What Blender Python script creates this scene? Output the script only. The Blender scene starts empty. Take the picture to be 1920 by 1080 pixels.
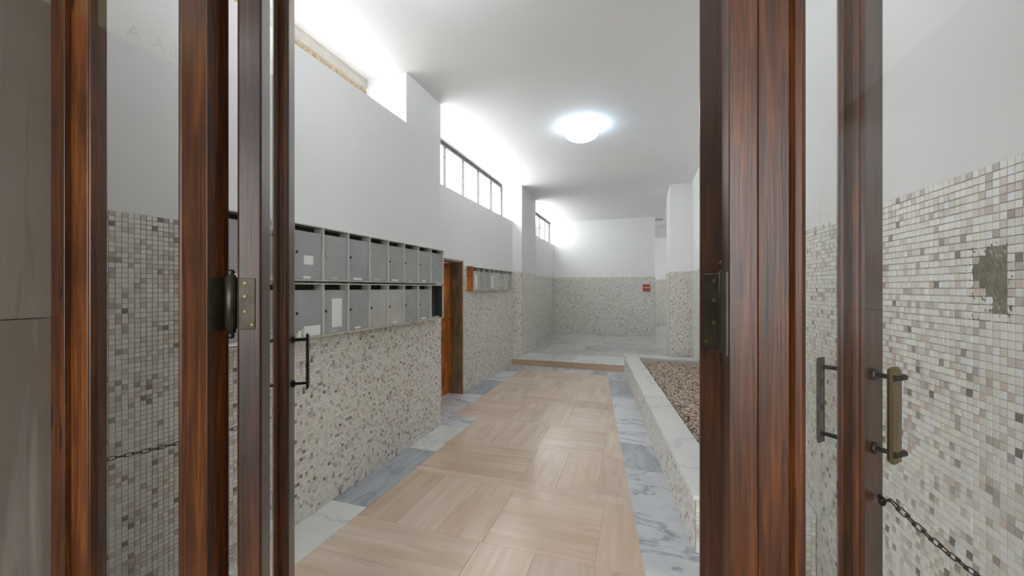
import bpy, math, random
import numpy as np
from mathutils import Vector, Matrix

random.seed(7)
RNG = np.random.default_rng(7)
scene = bpy.context.scene
COL = scene.collection

# ------------------------------------------------------------------ camera, sky, lamps, exposure
EYE = 1.45                     # eye height; many sizes below are given as multiples of it
cam_data = bpy.data.cameras.new('camera')
cam_data.sensor_width = 36.0
cam_data.lens = 36.0 * 730.0 / 1920.0
cam_data.clip_start = 0.02
cam = bpy.data.objects.new('camera', cam_data)
COL.objects.link(cam)
cam.location = (0, 0, EYE)
cam.rotation_euler = (math.radians(90), 0, math.radians(18.2))
scene.camera = cam

world = bpy.data.worlds.new('daylight')
scene.world = world
world.use_nodes = True
bg = world.node_tree.nodes['Background']
bg.inputs[0].default_value = (0.97, 0.985, 1.0, 1)
bg.inputs[1].default_value = 4.0

vs = scene.view_settings
vs.view_transform = 'Standard'
vs.look = 'None'
vs.gamma = 1.0
vs.use_curve_mapping = False
vs.exposure = 1.14

def area_light(name, loc, normal, sx, sy, energy=0, portal=False, color=(1, 1, 1)):
    d = bpy.data.lights.new(name, 'AREA')
    d.shape = 'RECTANGLE'; d.size = sx; d.size_y = sy; d.energy = energy; d.color = color
    if portal: d.cycles.is_portal = True
    o = bpy.data.objects.new(name, d); COL.objects.link(o)
    o.location = loc
    o.rotation_euler = Vector(normal).to_track_quat('-Z', 'Z').to_euler()
    return o

H = EYE
area_light('window_daylight', (-1.80*H, 1.30*H, 2.19*H), (1, 0, 0), 0.45, 2.4, portal=True)
area_light('window_daylight', (-1.80*H, 3.60*H, 2.10*H), (1, 0, 0), 0.70, 3.6, portal=True)
area_light('window_daylight', (-1.90*H, 6.85*H, 2.10*H), (1, 0, 0), 0.65, 2.9, portal=True)
area_light('porch_daylight', (-0.4, -2.9, 1.5), (0, 1, 0), 2.6, 2.9, portal=True)

# ------------------------------------------------------------------ helpers
def srgb(r, g, b):
    f = lambda c: ((c/255+0.055)/1.055)**2.4 if c/255 > 0.04045 else c/255/12.92
    return (f(r), f(g), f(b), 1.0)

def tag(o, label=None, cat=None, group=None, kind=None):
    if label: o['label'] = label
    if cat: o['category'] = cat
    if group: o['group'] = group
    if kind: o['kind'] = kind
    return o

def wloc(o):
    v = Vector(o.location)
    while o.parent:
        o = o.parent; v = v + Vector(o.location)
    return v

def empty(name, loc, parent=None):
    o = bpy.data.objects.new(name, None); COL.objects.link(o)
    o.empty_display_size = 0.05
    if parent is not None:
        o.parent = parent
        o.location = Vector(loc) - wloc(parent)
    else:
        o.location = loc
    return o

class MB:
    """collects shapes given in world coordinates; build() makes ONE mesh object"""
    def __init__(s): s.v = []; s.f = []; s.sm = []
    def add(s, verts, faces, smooth=False):
        n = len(s.v); s.v += [tuple(v) for v in verts]
        s.f += [tuple(i+n for i in f) for f in faces]; s.sm += [smooth]*len(faces)
        return s
    def box(s, x0, x1, y0, y1, z0, z1, T=None, bev=0.0):
        a, b = (min(x0, x1), min(y0, y1), min(z0, z1)), (max(x0, x1), max(y0, y1), max(z0, z1))
        m = min(b[0]-a[0], b[1]-a[1], b[2]-a[2])
        e = min(bev, m*0.4)
        if e <= 0:
            P = [(x, y, z) for x in (a[0], b[0]) for y in (a[1], b[1]) for z in (a[2], b[2])]
            F = [(0, 1, 3, 2), (4, 6, 7, 5), (0, 4, 5, 1), (2, 3, 7, 6), (0, 2, 6, 4), (1, 5, 7, 3)]
        else:
            P = []; idx = {}
            for sx in (0, 1):
                for sy in (0, 1):
                    for sz in (0, 1):
                        c = [(a, b)[sx][0], (a, b)[sy][1], (a, b)[sz][2]]
                        sg = [1-2*sx, 1-2*sy, 1-2*sz]
                        for ax in range(3):      # vertex lying on the face whose normal is ax
                            q = list(c)
                            for k in range(3):
                                if k != ax: q[k] += sg[k]*e
                            idx[(sx, sy, sz, ax)] = len(P); P.append(tuple(q))
            F = []
            def face(l): F.append(tuple(idx[k] for k in l))
            for sx in (0, 1): face([(sx, 0, 0, 0), (sx, 1, 0, 0), (sx, 1, 1, 0), (sx, 0, 1, 0)])
            for sy in (0, 1): face([(0, sy, 0, 1), (1, sy, 0, 1), (1, sy, 1, 1), (0, sy, 1, 1)])
            for sz in (0, 1): face([(0, 0, sz, 2), (1, 0, sz, 2), (1, 1, sz, 2), (0, 1, sz, 2)])
            for p in (0, 1):
                for q in (0, 1):
                    face([(p, q, 0, 0), (p, q, 1, 0), (p, q, 1, 1), (p, q, 0, 1)])
                    face([(p, 0, q, 0), (p, 1, q, 0), (p, 1, q, 2), (p, 0, q, 2)])
                    face([(0, p, q, 1), (1, p, q, 1), (1, p, q, 2), (0, p, q, 2)])
            for sx in (0, 1):
                for sy in (0, 1):
                    for sz in (0, 1): face([(sx, sy, sz, 0), (sx, sy, sz, 1), (sx, sy, sz, 2)])
        if T: P = [T(*p) for p in P]
        return s.add(P, F)
    def prism(s, pts, z0, z1, T=None):
        n = len(pts)
        P = [(x, y, z0) for x, y in pts] + [(x, y, z1) for x, y in pts]
        F = [tuple(range(n)), tuple(range(n, 2*n))] + [(i, (i+1) % n, (i+1) % n+n, i+n) for i in range(n)]
        if T: P = [T(*p) for p in P]
        return s.add(P, F)
    def tube(s, path, r, n=10, caps=True, closed=False):
        path = [Vector(p) for p in path]; m = len(path); rings = []
        rr = r if isinstance(r, (list, tuple)) else [r]*m
        up = None
        for i, p in enumerate(path):
            if closed: t = path[(i+1) % m]-path[i-1]
            else: t = path[min(i+1, m-1)]-path[max(i-1, 0)]
            t.normalize()
            if up is None: up = Vector((0, 0, 1)) if abs(t.z) < 0.9 else Vector((1, 0, 0))
            a = t.cross(up).normalized(); b = a.cross(t).normalized(); up = b
            rings.append([p+(a*math.cos(q)+b*math.sin(q))*rr[i] for q in [2*math.pi*k/n for k in range(n)]])
        P = [v for R_ in rings for v in R_]; F = []
        for i in range(m if closed else m-1):
            j = (i+1) % m
            for k in range(n):
                F.append((i*n+k, i*n+(k+1) % n, j*n+(k+1) % n, j*n+k))
        s.add(P, F, True)
        if caps and not closed:
            s.add(rings[0], [tuple(range(n))]); s.add(rings[-1], [tuple(range(n))])
        return s
    def lathe(s, prof, c, n=48, axis=None):
        """prof: (radius, height) pairs around the vertical through c (or along the vector axis)"""
        c = Vector(c); ax = Vector(axis or (0, 0, 1)).normalized()
        q = ax.to_track_quat('Z', 'Y'); P = []; F = []
        for r, z in prof:
            for k in range(n):
                a = 2*math.pi*k/n
                P.append(c + q @ Vector((r*math.cos(a), r*math.sin(a), z)))
        for i in range(len(prof)-1):
            for k in range(n): F.append((i*n+k, i*n+(k+1) % n, (i+1)*n+(k+1) % n, (i+1)*n+k))
        return s.add(P, F, True)
    def build(s, name, mat, parent=None, origin=None):
        V = np.array(s.v, dtype=float)
        lo, hi = V.min(0), V.max(0)
        c = Vector(origin) if origin is not None else Vector(((lo[0]+hi[0])/2, (lo[1]+hi[1])/2, lo[2]))
        me = bpy.data.meshes.new(name)
        me.from_pydata([tuple(Vector(v)-c) for v in s.v], [], s.f)
        import bmesh
        bm = bmesh.new(); bm.from_mesh(me)
        bmesh.ops.remove_doubles(bm, verts=bm.verts, dist=1e-6)
        bmesh.ops.recalc_face_normals(bm, faces=bm.faces)
        bm.to_mesh(me); bm.free()
        if any(s.sm) and len(me.polygons) == len(s.sm):
            me.polygons.foreach_set('use_smooth', s.sm)
        me.materials.append(mat)
        o = bpy.data.objects.new(name, me); COL.objects.link(o)
        if parent is not None:
            o.parent = parent; o.location = c - wloc(parent)
        else: o.location = c
        return o

# ------------------------------------------------------------------ materials
class NT:
    def __init__(s, name):
        s.m = bpy.data.materials.new(name); s.m.use_nodes = True
        s.t = s.m.node_tree; s.b = s.t.nodes['Principled BSDF']
    def n(s, typ, **kw):
        x = s.t.nodes.new(typ)
        for k, v in kw.items():
            if k in x.inputs.keys(): x.inputs[k].default_value = v
            else: setattr(x, k, v)
        return x
    def l(s, a, b): s.t.links.new(a, b)
    def ramp(s, fac, stops):
        r = s.n('ShaderNodeValToRGB'); e = r.color_ramp.elements
        while len(e) < len(stops): e.new(0.5)
        for q, (p, c) in zip(e, stops): q.position = p; q.color = c
        s.l(fac, r.inputs[0]); return r.outputs[0]
    def mix(s, fac, a, b, mode='MIX'):
        m = s.n('ShaderNodeMix', data_type='RGBA', blend_type=mode)
        for sock, v in ((m.inputs[0], fac), (m.inputs[6], a), (m.inputs[7], b)):
            if hasattr(v, 'links'): s.l(v, sock)
            else: sock.default_value = v
        return m.outputs[2]
    def coords(s, scale=(1, 1, 1), rnd=True, kind='Object'):
        tc = s.n('ShaderNodeTexCoord'); mp = s.n('ShaderNodeMapping'); mp.inputs['Scale'].default_value = scale
        src = tc.outputs[kind]
        if rnd:
            oi = s.n('ShaderNodeObjectInfo'); mu = s.n('ShaderNodeMath', operation='MULTIPLY'); mu.inputs[1].default_value = 37.0
            s.l(oi.outputs['Random'], mu.inputs[0])
            ad = s.n('ShaderNodeVectorMath', operation='ADD'); s.l(src, ad.inputs[0])
            cx = s.n('ShaderNodeCombineXYZ'); [s.l(mu.outputs[0], cx.inputs[k]) for k in range(3)]
            s.l(cx.outputs[0], ad.inputs[1]); src = ad.outputs[0]; s.rand = oi.outputs['Random']
        s.l(src, mp.inputs[0]); return mp.outputs[0]
    def noise(s, co, scale, detail=4, rough=0.55, dist=0.0):
        x = s.n('ShaderNodeTexNoise', Scale=scale, Detail=detail, Roughness=rough, Distortion=dist)
        s.l(co, x.inputs['Vector']); return x.outputs[0]
    def bump(s, h, strength=0.3, dist=0.002):
        b = s.n('ShaderNodeBump', Strength=strength, Distance=dist); s.l(h, b.inputs['Height'])
        s.l(b.outputs[0], s.b.inputs['Normal'])
    def set(s, **kw):
        for k, v in kw.items():
            k = k.replace('_', ' ')
            if hasattr(v, 'links'): s.l(v, s.b.inputs[k])
            else: s.b.inputs[k].default_value = v
        return s

def plain(name, col, rough=0.5, metal=0.0, noise=0.06, scale=8.0, bump=0.0, coat=0.0):
    t = NT(name); co = t.coords((1, 1, 1))
    nz = t.noise(co, scale, 5)
    lo = tuple(c*(1-noise) for c in col[:3])+(1,); hi = tuple(min(1, c*(1+noise)) for c in col[:3])+(1,)
    t.set(Base_Color=t.ramp(nz, [(0.3, lo), (0.7, hi)]), Roughness=rough, Metallic=metal, Coat_Weight=coat)
    if bump: t.bump(t.noise(co, scale*12, 3), bump, 0.001)
    return t.m

def wood(name, dark, mid, light, rough=0.36, coat=0.12, spots=True):
    t = NT(name)
    co = t.coords((27, 27, 1.0)); g = t.noise(co, 2.2, 6, 0.62, 1.2)
    co2 = t.coords((85, 85, 2.2)); f = t.noise(co2, 3.0, 4, 0.65)
    c = t.ramp(g, [(0.30, dark), (0.5, mid), (0.70, light)])
    c = t.mix(0.45, c, t.ramp(f, [(0.35, (0.36, 0.34, 0.31, 1)), (0.6, (1, 1, 1, 1))]), 'MULTIPLY')
    big = t.noise(t.coords((6, 6, 2.4)), 1.3, 4)
    c = t.mix(0.75, c, t.ramp(big, [(0.34, (0.34, 0.31, 0.27, 1)), (0.5, (0.8, 0.78, 0.72, 1)), (0.66, (1.25, 1.2, 1.1, 1))]), 'MULTIPLY')
    if spots:
        v = t.n('ShaderNodeTexVoronoi', Scale=1.0); t.l(t.coords((14, 14, 3.2)), v.inputs['Vector'])
        c = t.mix(t.ramp(v.outputs['Distance'], [(0.0, (1, 1, 1, 1)), (0.10, (0.7, 0.7, 0.7, 1)), (0.15, (0, 0, 0, 1))]), c, (0.012, 0.006, 0.004, 1))
    t.set(Base_Color=c, Roughness=rough, Coat_Weight=coat, Coat_Roughness=0.16)
    t.bump(f, 0.35, 0.0012)
    return t.m

def marble(name, base, vein, grey=0.5, scale=1.0, rough=0.16, stretch=(1, 1, 1)):
    t = NT(name); co = t.coords(tuple(scale*k for k in stretch))
    d = t.noise(co, 2.4, 6, 0.6, 0.6)
    v1 = t.noise(co, 1.1, 8, 0.6, 0.7)
    a = t.n('ShaderNodeMath', operation='SUBTRACT'); t.l(v1, a.inputs[0]); a.inputs[1].default_value = 0.5
    b = t.n('ShaderNodeMath', operation='ABSOLUTE'); t.l(a.outputs[0], b.inputs[0])
    vein_f = t.ramp(b.outputs[0], [(0.0, (0.85, 0.85, 0.85, 1)), (0.008, (0.35, 0.35, 0.35, 1)), (0.024, (0, 0, 0, 1))])
    cl = t.ramp(d, [(0.36, tuple(x*(1-0.34*grey) for x in base[:3])+(1,)), (0.62, base)])
    cl = t.mix(vein_f, cl, vein)
    shade = t.ramp(t.rand, [(0.0, (0.80, 0.81, 0.83, 1)), (0.5, (0.93, 0.94, 0.95, 1)), (1.0, (1, 1, 1, 1))])
    cl = t.mix(1.0, cl, shade, 'MULTIPLY')
    t.set(Base_Color=cl, Roughness=rough, Specular_IOR_Level=0.5)
    return t.m

def grain_stone(name, stops, sc=(26, 1.6, 1), rough=0.2, kind_rand=True):
    t = NT(name); co = t.coords(sc)
    g = t.noise(co, 1.0, 6, 0.6, 0.8)
    c = t.ramp(g, stops)
    cloud = t.noise(t.coords((2, 1.2, 1)), 1.5, 3)
    c = t.mix(0.5, c, t.ramp(cloud, [(0.35, (0.80, 0.76, 0.72, 1)), (0.6, (1, 1, 1, 1))]), 'MULTIPLY')
    tone = t.ramp(t.rand, [(0, (0.86, 0.83, 0.80, 1)), (0.35, (0.97, 0.93, 0.89, 1)), (0.7, (1.0, 1.0, 0.99, 1)), (1, (0.93, 0.9, 0.9, 1))])
    c = t.mix(1.0, c, tone, 'MULTIPLY')
    t.set(Base_Color=c, Roughness=rough)
    return t.m

def mat_tint(name, rough=0.35):
    t = NT(name)
    a = t.n('ShaderNodeAttribute', attribute_name='tint')
    nz = t.noise(t.coords((1, 1, 1)), 90, 3)
    c = t.mix(0.35, a.outputs['Color'], t.ramp(nz, [(0.3, (0.82, 0.82, 0.82, 1)), (0.7, (1, 1, 1, 1))]), 'MULTIPLY')
    t.set(Base_Color=c, Roughness=rough)
    return t.m

def glass(name, ior=1.5, tint=(0.985, 0.99, 0.985, 1)):
    t = NT(name); t.t.nodes.remove(t.b)
    out = [x for x in t.t.nodes if x.type == 'OUTPUT_MATERIAL'][0]
    tr = t.n('ShaderNodeBsdfTransparent'); tr.inputs[0].default_value = tint
    gl = t.n('ShaderNodeBsdfGlossy'); gl.inputs['Roughness'].default_value = 0.0
    fr = t.n('ShaderNodeFresnel'); fr.inputs[0].default_value = ior
    ge = t.n('ShaderNodeNewGeometry')
    inv = t.n('ShaderNodeMath', operation='SUBTRACT'); inv.inputs[0].default_value = 1.0; t.l(ge.outputs['Backfacing'], inv.inputs[1])
    two = t.n('ShaderNodeMath', operation='MULTIPLY'); t.l(fr.outputs[0], two.inputs[0]); t.l(inv.outputs[0], two.inputs[1])
    twice = t.n('ShaderNodeMath', operation='MULTIPLY', use_clamp=True); t.l(two.outputs[0], twice.inputs[0]); twice.inputs[1].default_value = 1.2
    fr = twice
    mx = t.n('ShaderNodeMixShader')
    t.l(fr.outputs[0], mx.inputs[0]); t.l(tr.outputs[0], mx.inputs[1]); t.l(gl.outputs[0], mx.inputs[2])
    t.l(mx.outputs[0], out.inputs[0])
    return t.m

def emit(name, col, strength):
    t = NT(name); t.set(Base_Color=(0.8, 0.8, 0.8, 1)); t.b.inputs['Emission Color'].default_value = col
    t.b.inputs['Emission Strength'].default_value = strength; return t.m

M = {}
M['plaster'] = plain('white_plaster', (0.79, 0.79, 0.785, 1), 0.75, noise=0.012, scale=1.6, bump=0.08)
M['ceiling'] = plain('ceiling_paint', (0.86, 0.855, 0.85, 1), 0.8, noise=0.01, scale=1.2)
M['tile'] = mat_tint('mosaic_tile')
M['grout'] = plain('grout', srgb(174, 170, 158), 0.9, noise=0.12, scale=20, bump=0.3)
M['cement'] = plain('rough_cement', srgb(120, 116, 98), 0.95, noise=0.35, scale=30, bump=0.9)
M['wood'] = wood('varnished_wood', srgb(46, 22, 9), srgb(80, 42, 16), srgb(112, 64, 26))
M['wood_bright'] = wood('bright_varnished_wood', srgb(76, 40, 17), srgb(112, 62, 26), srgb(140, 84, 38))
M['wood_dark'] = wood('worn_dark_wood', srgb(40, 25, 17), srgb(62, 37, 23), srgb(92, 52, 29), rough=0.4, coat=0.15)
M['wood_orange'] = wood('orange_wood', srgb(156, 84, 30), srgb(206, 122, 52), srgb(224, 146, 72), spots=False)
M['wood_brown'] = wood('brown_laminate', srgb(112, 90, 66), srgb(142, 118, 90), srgb(158, 134, 104), coat=0.1, spots=False)
M['brass'] = plain('aged_brass', srgb(128, 104, 62), 0.38, 0.85, noise=0.3, scale=25)
M['bronze'] = plain('dark_bronze', srgb(64, 60, 50), 0.42, 0.75, noise=0.35, scale=22)
M['black'] = plain('black_metal', srgb(30, 31, 32), 0.45, 0.3, noise=0.1)
M['knob_wood'] = wood('handle_wood', srgb(72, 58, 34), srgb(98, 80, 48), srgb(116, 98, 62), coat=0.3, spots=False)
M['zinc'] = plain('grey_sheet_metal', srgb(158, 160, 160), 0.5, 0.1, noise=0.10, scale=5)
M['zinc_light'] = plain('scuffed_sheet_metal', srgb(182, 182, 178), 0.5, 0.1, noise=0.12, scale=5)
M['alu'] = plain('aluminium_edging', srgb(200, 199, 188), 0.4, 0.2, noise=0.06, scale=8)
M['box_shade'] = plain('painted_box_shade', srgb(48, 50, 48), 0.7, noise=0.2)  # shade inside the letterboxes put into a dark colour
M['paper'] = plain('paper', srgb(226, 226, 224), 0.8, noise=0.02)
M['paper_dull'] = plain('paper_yellowed', srgb(190, 188, 176), 0.8, noise=0.03)
M['print'] = plain('print', srgb(120, 122, 130), 0.8)
M['travertine'] = grain_stone('brown_travertine', [(0.25, srgb(104, 96, 84)), (0.45, srgb(130, 122, 110)), (0.6, srgb(124, 120, 113)), (0.75, srgb(160, 154, 146))], sc=(1, 9, 0.9), rough=0.25)
M['beige'] = grain_stone('beige_stone', [(0.2, srgb(204, 180, 158)), (0.42, srgb(216, 195, 176)), (0.6, srgb(223, 206, 190)), (0.8, srgb(230, 217, 203))], sc=(14, 1.2, 1), rough=0.17)
M['riser'] = grain_stone('riser_stone', [(0.3, srgb(156, 132, 108)), (0.7, srgb(180, 156, 132))], sc=(1.5, 8, 9), rough=0.3)
M['marble'] = marble('veined_white_marble', srgb(222, 224, 226), srgb(140, 146, 154), 0.38, 1.0, 0.15, (1.3, 2.6, 1))
M['marble_pale'] = marble('pale_marble', srgb(228, 228, 224), srgb(196, 198, 200), 0.2, 0.8, 0.18)
M['marble_grey'] = marble('grey_marble', srgb(196, 200, 204), srgb(150, 156, 164), 0.6, 1.2, 0.15, (3, 1, 1))
M['landing'] = marble('landing_marble', srgb(212, 212, 210), srgb(126, 128, 130), 0.7, 1.3, 0.14, (0.8, 3.2, 1))
M['glass'] = glass('clear_glass')
M['win_glass'] = glass('window_glass', tint=(0.97, 0.98, 0.98, 1))
M['iron'] = plain('grey_window_iron', srgb(104, 106, 100), 0.6, 0.2, noise=0.3, scale=30)
M['rust'] = plain('flaking_cream_paint', srgb(176, 156, 124), 0.8, noise=0.5, scale=45, bump=0.8)
M['head'] = plain('beige_head_shade', srgb(190, 184, 174), 0.8, noise=0.08, scale=14, bump=0.3)  # soft shade of the ceiling by the window put into the beige
M['red'] = plain('red_plastic', srgb(158, 26, 26), 0.4, noise=0.05)
M['pink'] = plain('pale_mark', srgb(220, 150, 136), 0.5)
M['sign_cream'] = plain('cream_fascia', srgb(226, 222, 176), 0.6, noise=0.03)
M['letter'] = plain('grey_letter', srgb(88, 88, 76), 0.6)
M['asphalt'] = plain('street_paving', srgb(110, 108, 104), 0.9, noise=0.15, scale=20)
M['lamp'] = emit('lit_opal_glass', (0.88, 0.95, 1.0, 1), 2.6)
M['lamp_rim'] = plain('lamp_rim', srgb(70, 84, 92), 0.4, 0.3)
M['gravel'] = mat_tint('gravel_stone', 0.85)
M['soil'] = plain('dark_soil', srgb(70, 58, 48), 0.95, noise=0.3, scale=40)

# ------------------------------------------------------------------ stones and tiles in bulk
PAL = [((230, 228, 219), 32), ((225, 222, 213), 26), ((218, 215, 205), 16), ((228, 229, 229), 12), ((206, 202, 194), 7),
       ((208, 194, 183), 5), ((190, 178, 167), 3.5), ((176, 169, 167), 3), ((158, 149, 140), 2.2), ((126, 118, 108), 1.4), ((204, 190, 186), 3)]
PALC = np.array([srgb(*c)[:3] for c, w in PAL]); PALW = np.array([w for c, w in PAL], float); PALW /= PALW.sum()
TONES = {}
PITCH = 0.0207

def tile_mesh(k):
    """one loose mosaic tile, centred, facing +Y (local x along the wall, z up)"""
    if k in TONES: return TONES[k]
    a = PITCH/2-0.0008; d = 0.003; b = a-0.0010
    V = [(-a, 0, -a), (a, 0, -a), (a, 0, a), (-a, 0, a), (-a, d*.7, -a), (a, d*.7, -a), (a, d*.7, a), (-a, d*.7, a),
         (-b, d, -b), (b, d, -b), (b, d, b), (-b, d, b)]
    F = [(11, 10, 9, 8)]
    for i in range(4):
        j = (i+1) % 4
        F += [(i, j, j+4, i+4), (i+4, j+4, j+8, i+8)]
    me = bpy.data.meshes.new('tile'); me.from_pydata(V, [], F)
    at = me.color_attributes.new('tint', 'FLOAT_COLOR', 'POINT')
    c = np.ones((len(V), 4)); c[:, :3] = PALC[k]
    at.data.foreach_set('color', c.ravel()); me.materials.append(M['tile'])
    TONES[k] = me
    return me

def bulk_mesh(name, V, quads, tints, mat, parent, tri=False):
    """V (n,3) world; quads (m,4) or tris"""
    k = 3 if tri else 4
    c = Vector(V.mean(0)); V = V - np.array(c)
    me = bpy.data.meshes.new(name)
    me.vertices.add(len(V)); me.vertices.foreach_set('co', V.ravel())
    me.loops.add(quads.size); me.loops.foreach_set('vertex_index', quads.ravel().astype(np.int32))
    me.polygons.add(len(quads)); me.polygons.foreach_set('loop_start', np.arange(0, quads.size, k, dtype=np.int32))
    me.update(calc_edges=True); me.validate()
    me.shade_flat()
    at = me.color_attributes.new('tint', 'FLOAT_COLOR', 'POINT')
    at.data.foreach_set('color', np.concatenate([tints, np.ones((len(tints), 1))], 1).ravel())
    me.materials.append(mat)
    o = bpy.data.objects.new(name, me); COL.objects.link(o)
    o.parent = parent; o.location = c - wloc(parent); o['kind'] = 'stuff'
    return o

def mosaic(parent, p0, p1, z0, z1, nrm, near=0, holes=(), seen=None, pitch=PITCH):
    """mosaic facing nrm on the line p0-p1 between z0 and z1; the `near` tiles that show largest are objects of their own"""
    p0 = np.array(p0, float); p1 = np.array(p1, float); L = np.linalg.norm(p1-p0); u = (p1-p0)/L
    nv = np.array(nrm, float); nv /= np.linalg.norm(nv)
    nc = max(1, int(L/pitch)); nr = max(1, int((z1-z0)/pitch))
    cs = L/nc; rs = (z1-z0)/nr
    S, Z = np.meshgrid((np.arange(nc)+.5)*cs, z0+(np.arange(nr)+.5)*rs)
    S = S.ravel(); Z = Z.ravel(); n = len(S)
    keep = np.ones(n, bool)
    for (s0, s1, a, b) in holes: keep &= ~((S > s0) & (S < s1) & (Z > a) & (Z < b))
    S = S[keep]; Z = Z[keep]; n = len(S)
    fld = np.sin(S*3.1+Z*2.3)+np.sin(S*7.7-Z*5.1)*.6+np.sin(S*1.3+4)*.5
    ki = RNG.choice(len(PAL), size=n, p=PALW)
    warm = (RNG.random(n) < 0.10*np.clip(fld, 0, 2)); ki[warm] = RNG.choice([5, 6, 10, 4], size=warm.sum())
    # grout board behind
    b = MB(); q = [p0, p1, p1+nv*0.006, p0+nv*0.006]
    b.prism([tuple(x) for x in q], z0, z1).build('grout_bed', M['grout'], parent)
    x = p0[0]+u[0]*S; y = p0[1]+u[1]*S
    th = math.radians(18.2); dep = -x*math.sin(th)+y*math.cos(th); rr = x*math.cos(th)+y*math.sin(th)
    single = np.zeros(n, bool)
    if near:
        vis = (dep > .1) & (abs(rr/dep) < 960/730*1.01) & (abs((Z-EYE)/dep) < 540/730*1.01)
        if seen is not None:
            px = 960+730*rr/dep; vis &= (px > seen[0]) & (px < seen[1])
        cand = np.where(vis)[0]; cand = cand[np.argsort(dep[cand])][:near]; single[cand] = True
    off = 0.006
    base = wloc(parent)
    for i in np.where(single)[0]:
        o = bpy.data.objects.new('tile', tile_mesh(int(ki[i]))); COL.objects.link(o); o.parent = parent
        m = Matrix(((u[0], nv[0], 0), (u[1], nv[1], 0), (0, 0, 1)))
        if m.determinant() < 0: m = Matrix(((-u[0], nv[0], 0), (-u[1], nv[1], 0), (0, 0, 1)))
        jit = Matrix.Rotation(random.gauss(0, .012), 3, 'X') @ Matrix.Rotation(random.gauss(0, .012), 3, 'Z') @ Matrix.Rotation(random.gauss(0, .014), 3, 'Y')
        o.matrix_local = Matrix.Translation(Vector((x[i]+nv[0]*(off-.0006), y[i]+nv[1]*(off-.0006), Z[i]))-base) @ (m @ jit).to_4x4() @ Matrix.Diagonal((cs/PITCH, 1, rs/PITCH, 1))
    g = ~single; S = S[g]; Z = Z[g]; ki = ki[g]; n = len(S)
    ha = cs/2-0.0009*pitch/PITCH; hb = rs/2-0.0009*pitch/PITCH; e = 0.0010
    sg = np.array([[-1, -1], [1, -1], [1, 1], [-1, 1]], float)
    ls = np.zeros((n, 8)); lz = np.zeros((n, 8)); ld = np.zeros((n, 8))
    ja = RNG.normal(0, .014, n)
    for k in range(4):
        a_, b_ = sg[k, 0]*ha, sg[k, 1]*hb
        jx = RNG.normal(0, .00035, n); jz = RNG.normal(0, .00035, n)
        ls[:, k] = S+a_-b_*ja+jx; lz[:, k] = Z+b_+a_*ja+jz; ld[:, k] = 0
        ls[:, k+4] = S+(a_-sg[k, 0]*e)-b_*ja+jx; lz[:, k+4] = Z+(b_-sg[k, 1]*e)+a_*ja+jz
    tx = RNG.normal(0, .0003, n); tz = RNG.normal(0, .0003, n)
    for k in range(4): ld[:, k+4] = 0.003+tx*sg[k, 0]+tz*sg[k, 1]
    ld += off
    V = np.stack([p0[0]+u[0]*ls+nv[0]*ld, p0[1]+u[1]*ls+nv[1]*ld, lz], -1).reshape(-1, 3)
    q = np.array([[4, 5, 6, 7], [0, 1, 5, 4], [1, 2, 6, 5], [2, 3, 7, 6], [3, 0, 4, 7]])
    if u[0]*nv[1]-u[1]*nv[0] > 0: q = q[:, ::-1]
    Q = (q[None]+(np.arange(n)*8)[:, None, None]).reshape(-1, 4)
    tint = np.repeat(PALC[ki]*RNG.uniform(.94, 1.05, (n, 1)), 8, 0)
    return bulk_mesh('mosaic', V, Q, tint, M['tile'], parent)

def structure(name, loc=(0, 0, 0), label=None, cat=None):
    return tag(empty(name, loc), label, cat, kind='structure')

CEIL = 2.345*H
MOS = 1.2135*H
XL = -1.385*H          # thick near left wall
XL2 = -1.60*H          # left wall beyond the corner
XL3 = -1.69*H          # left wall of the landing
YC = 2.54*H            # corner of the thick wall
YS = 4.82*H            # step
YP = 5.80*H            # far side of the left pillar
YF = 7.85*H            # far wall
DOORY = 0.70           # plane of the entrance frame
LZ = 0.0905*H          # landing height
def xr(y): return (0.572+0.0105*(y/H))*H      # right wall

# ------------------------------------------------------------------ walls
wl = structure('wall_left', (XL, 2, 0), 'white left wall of the hall above a mosaic dado with high window openings', 'wall')
b = MB()
b.box(XL-.50, XL, DOORY+.06, 2.102*H, 0, 2.032*H)
b.box(XL-.50, XL, 2.102*H, YC, 0, CEIL)
b.build('near_wall', M['plaster'], wl)
b = MB()
b.box(XL2-.24, XL2, YC, 2.70*H, 0, 1.88*H)
b.box(XL2-.24, XL2, 2.70*H, 3.354*H, 1.2525*H, 1.88*H)
b.box(XL2-.24, XL2, 3.354*H, YS+.09, 0, 1.88*H)
b.build('middle_wall', M['plaster'], wl)
YB = YS+.09
MB().prism([(XL2-.3, YB), (-1.47*H, YB), (-1.525*H, YP), (XL2-.3, YP)], 0, CEIL).build('pillar', M['plaster'], wl)
MB().box(XL3-.26, XL3, YP, YF+.2, 0, 1.895*H).build('landing_wall', M['plaster'], wl)
# gable bits over the openings keep the daylight out at the ceiling
mosaic(wl, (XL, 0.80), (XL, YC), 0, MOS, (1, 0), near=300, seen=(203, 330))
mosaic(wl, (XL, YC), (XL2, YC), 0, MOS, (0, 1))
mosaic(wl, (XL2, 3.354*H+.035), (XL2, YB), 0, MOS, (1, 0))
mosaic(wl, (XL2, YB), (-1.47*H, YB), LZ, MOS, (0, -1))
mosaic(wl, (-1.47*H, YB), (-1.525*H, YP), LZ, MOS, (1, 0.04))
mosaic(wl, (XL3, YP), (XL3, YF), LZ, MOS, (1, 0))

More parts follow.
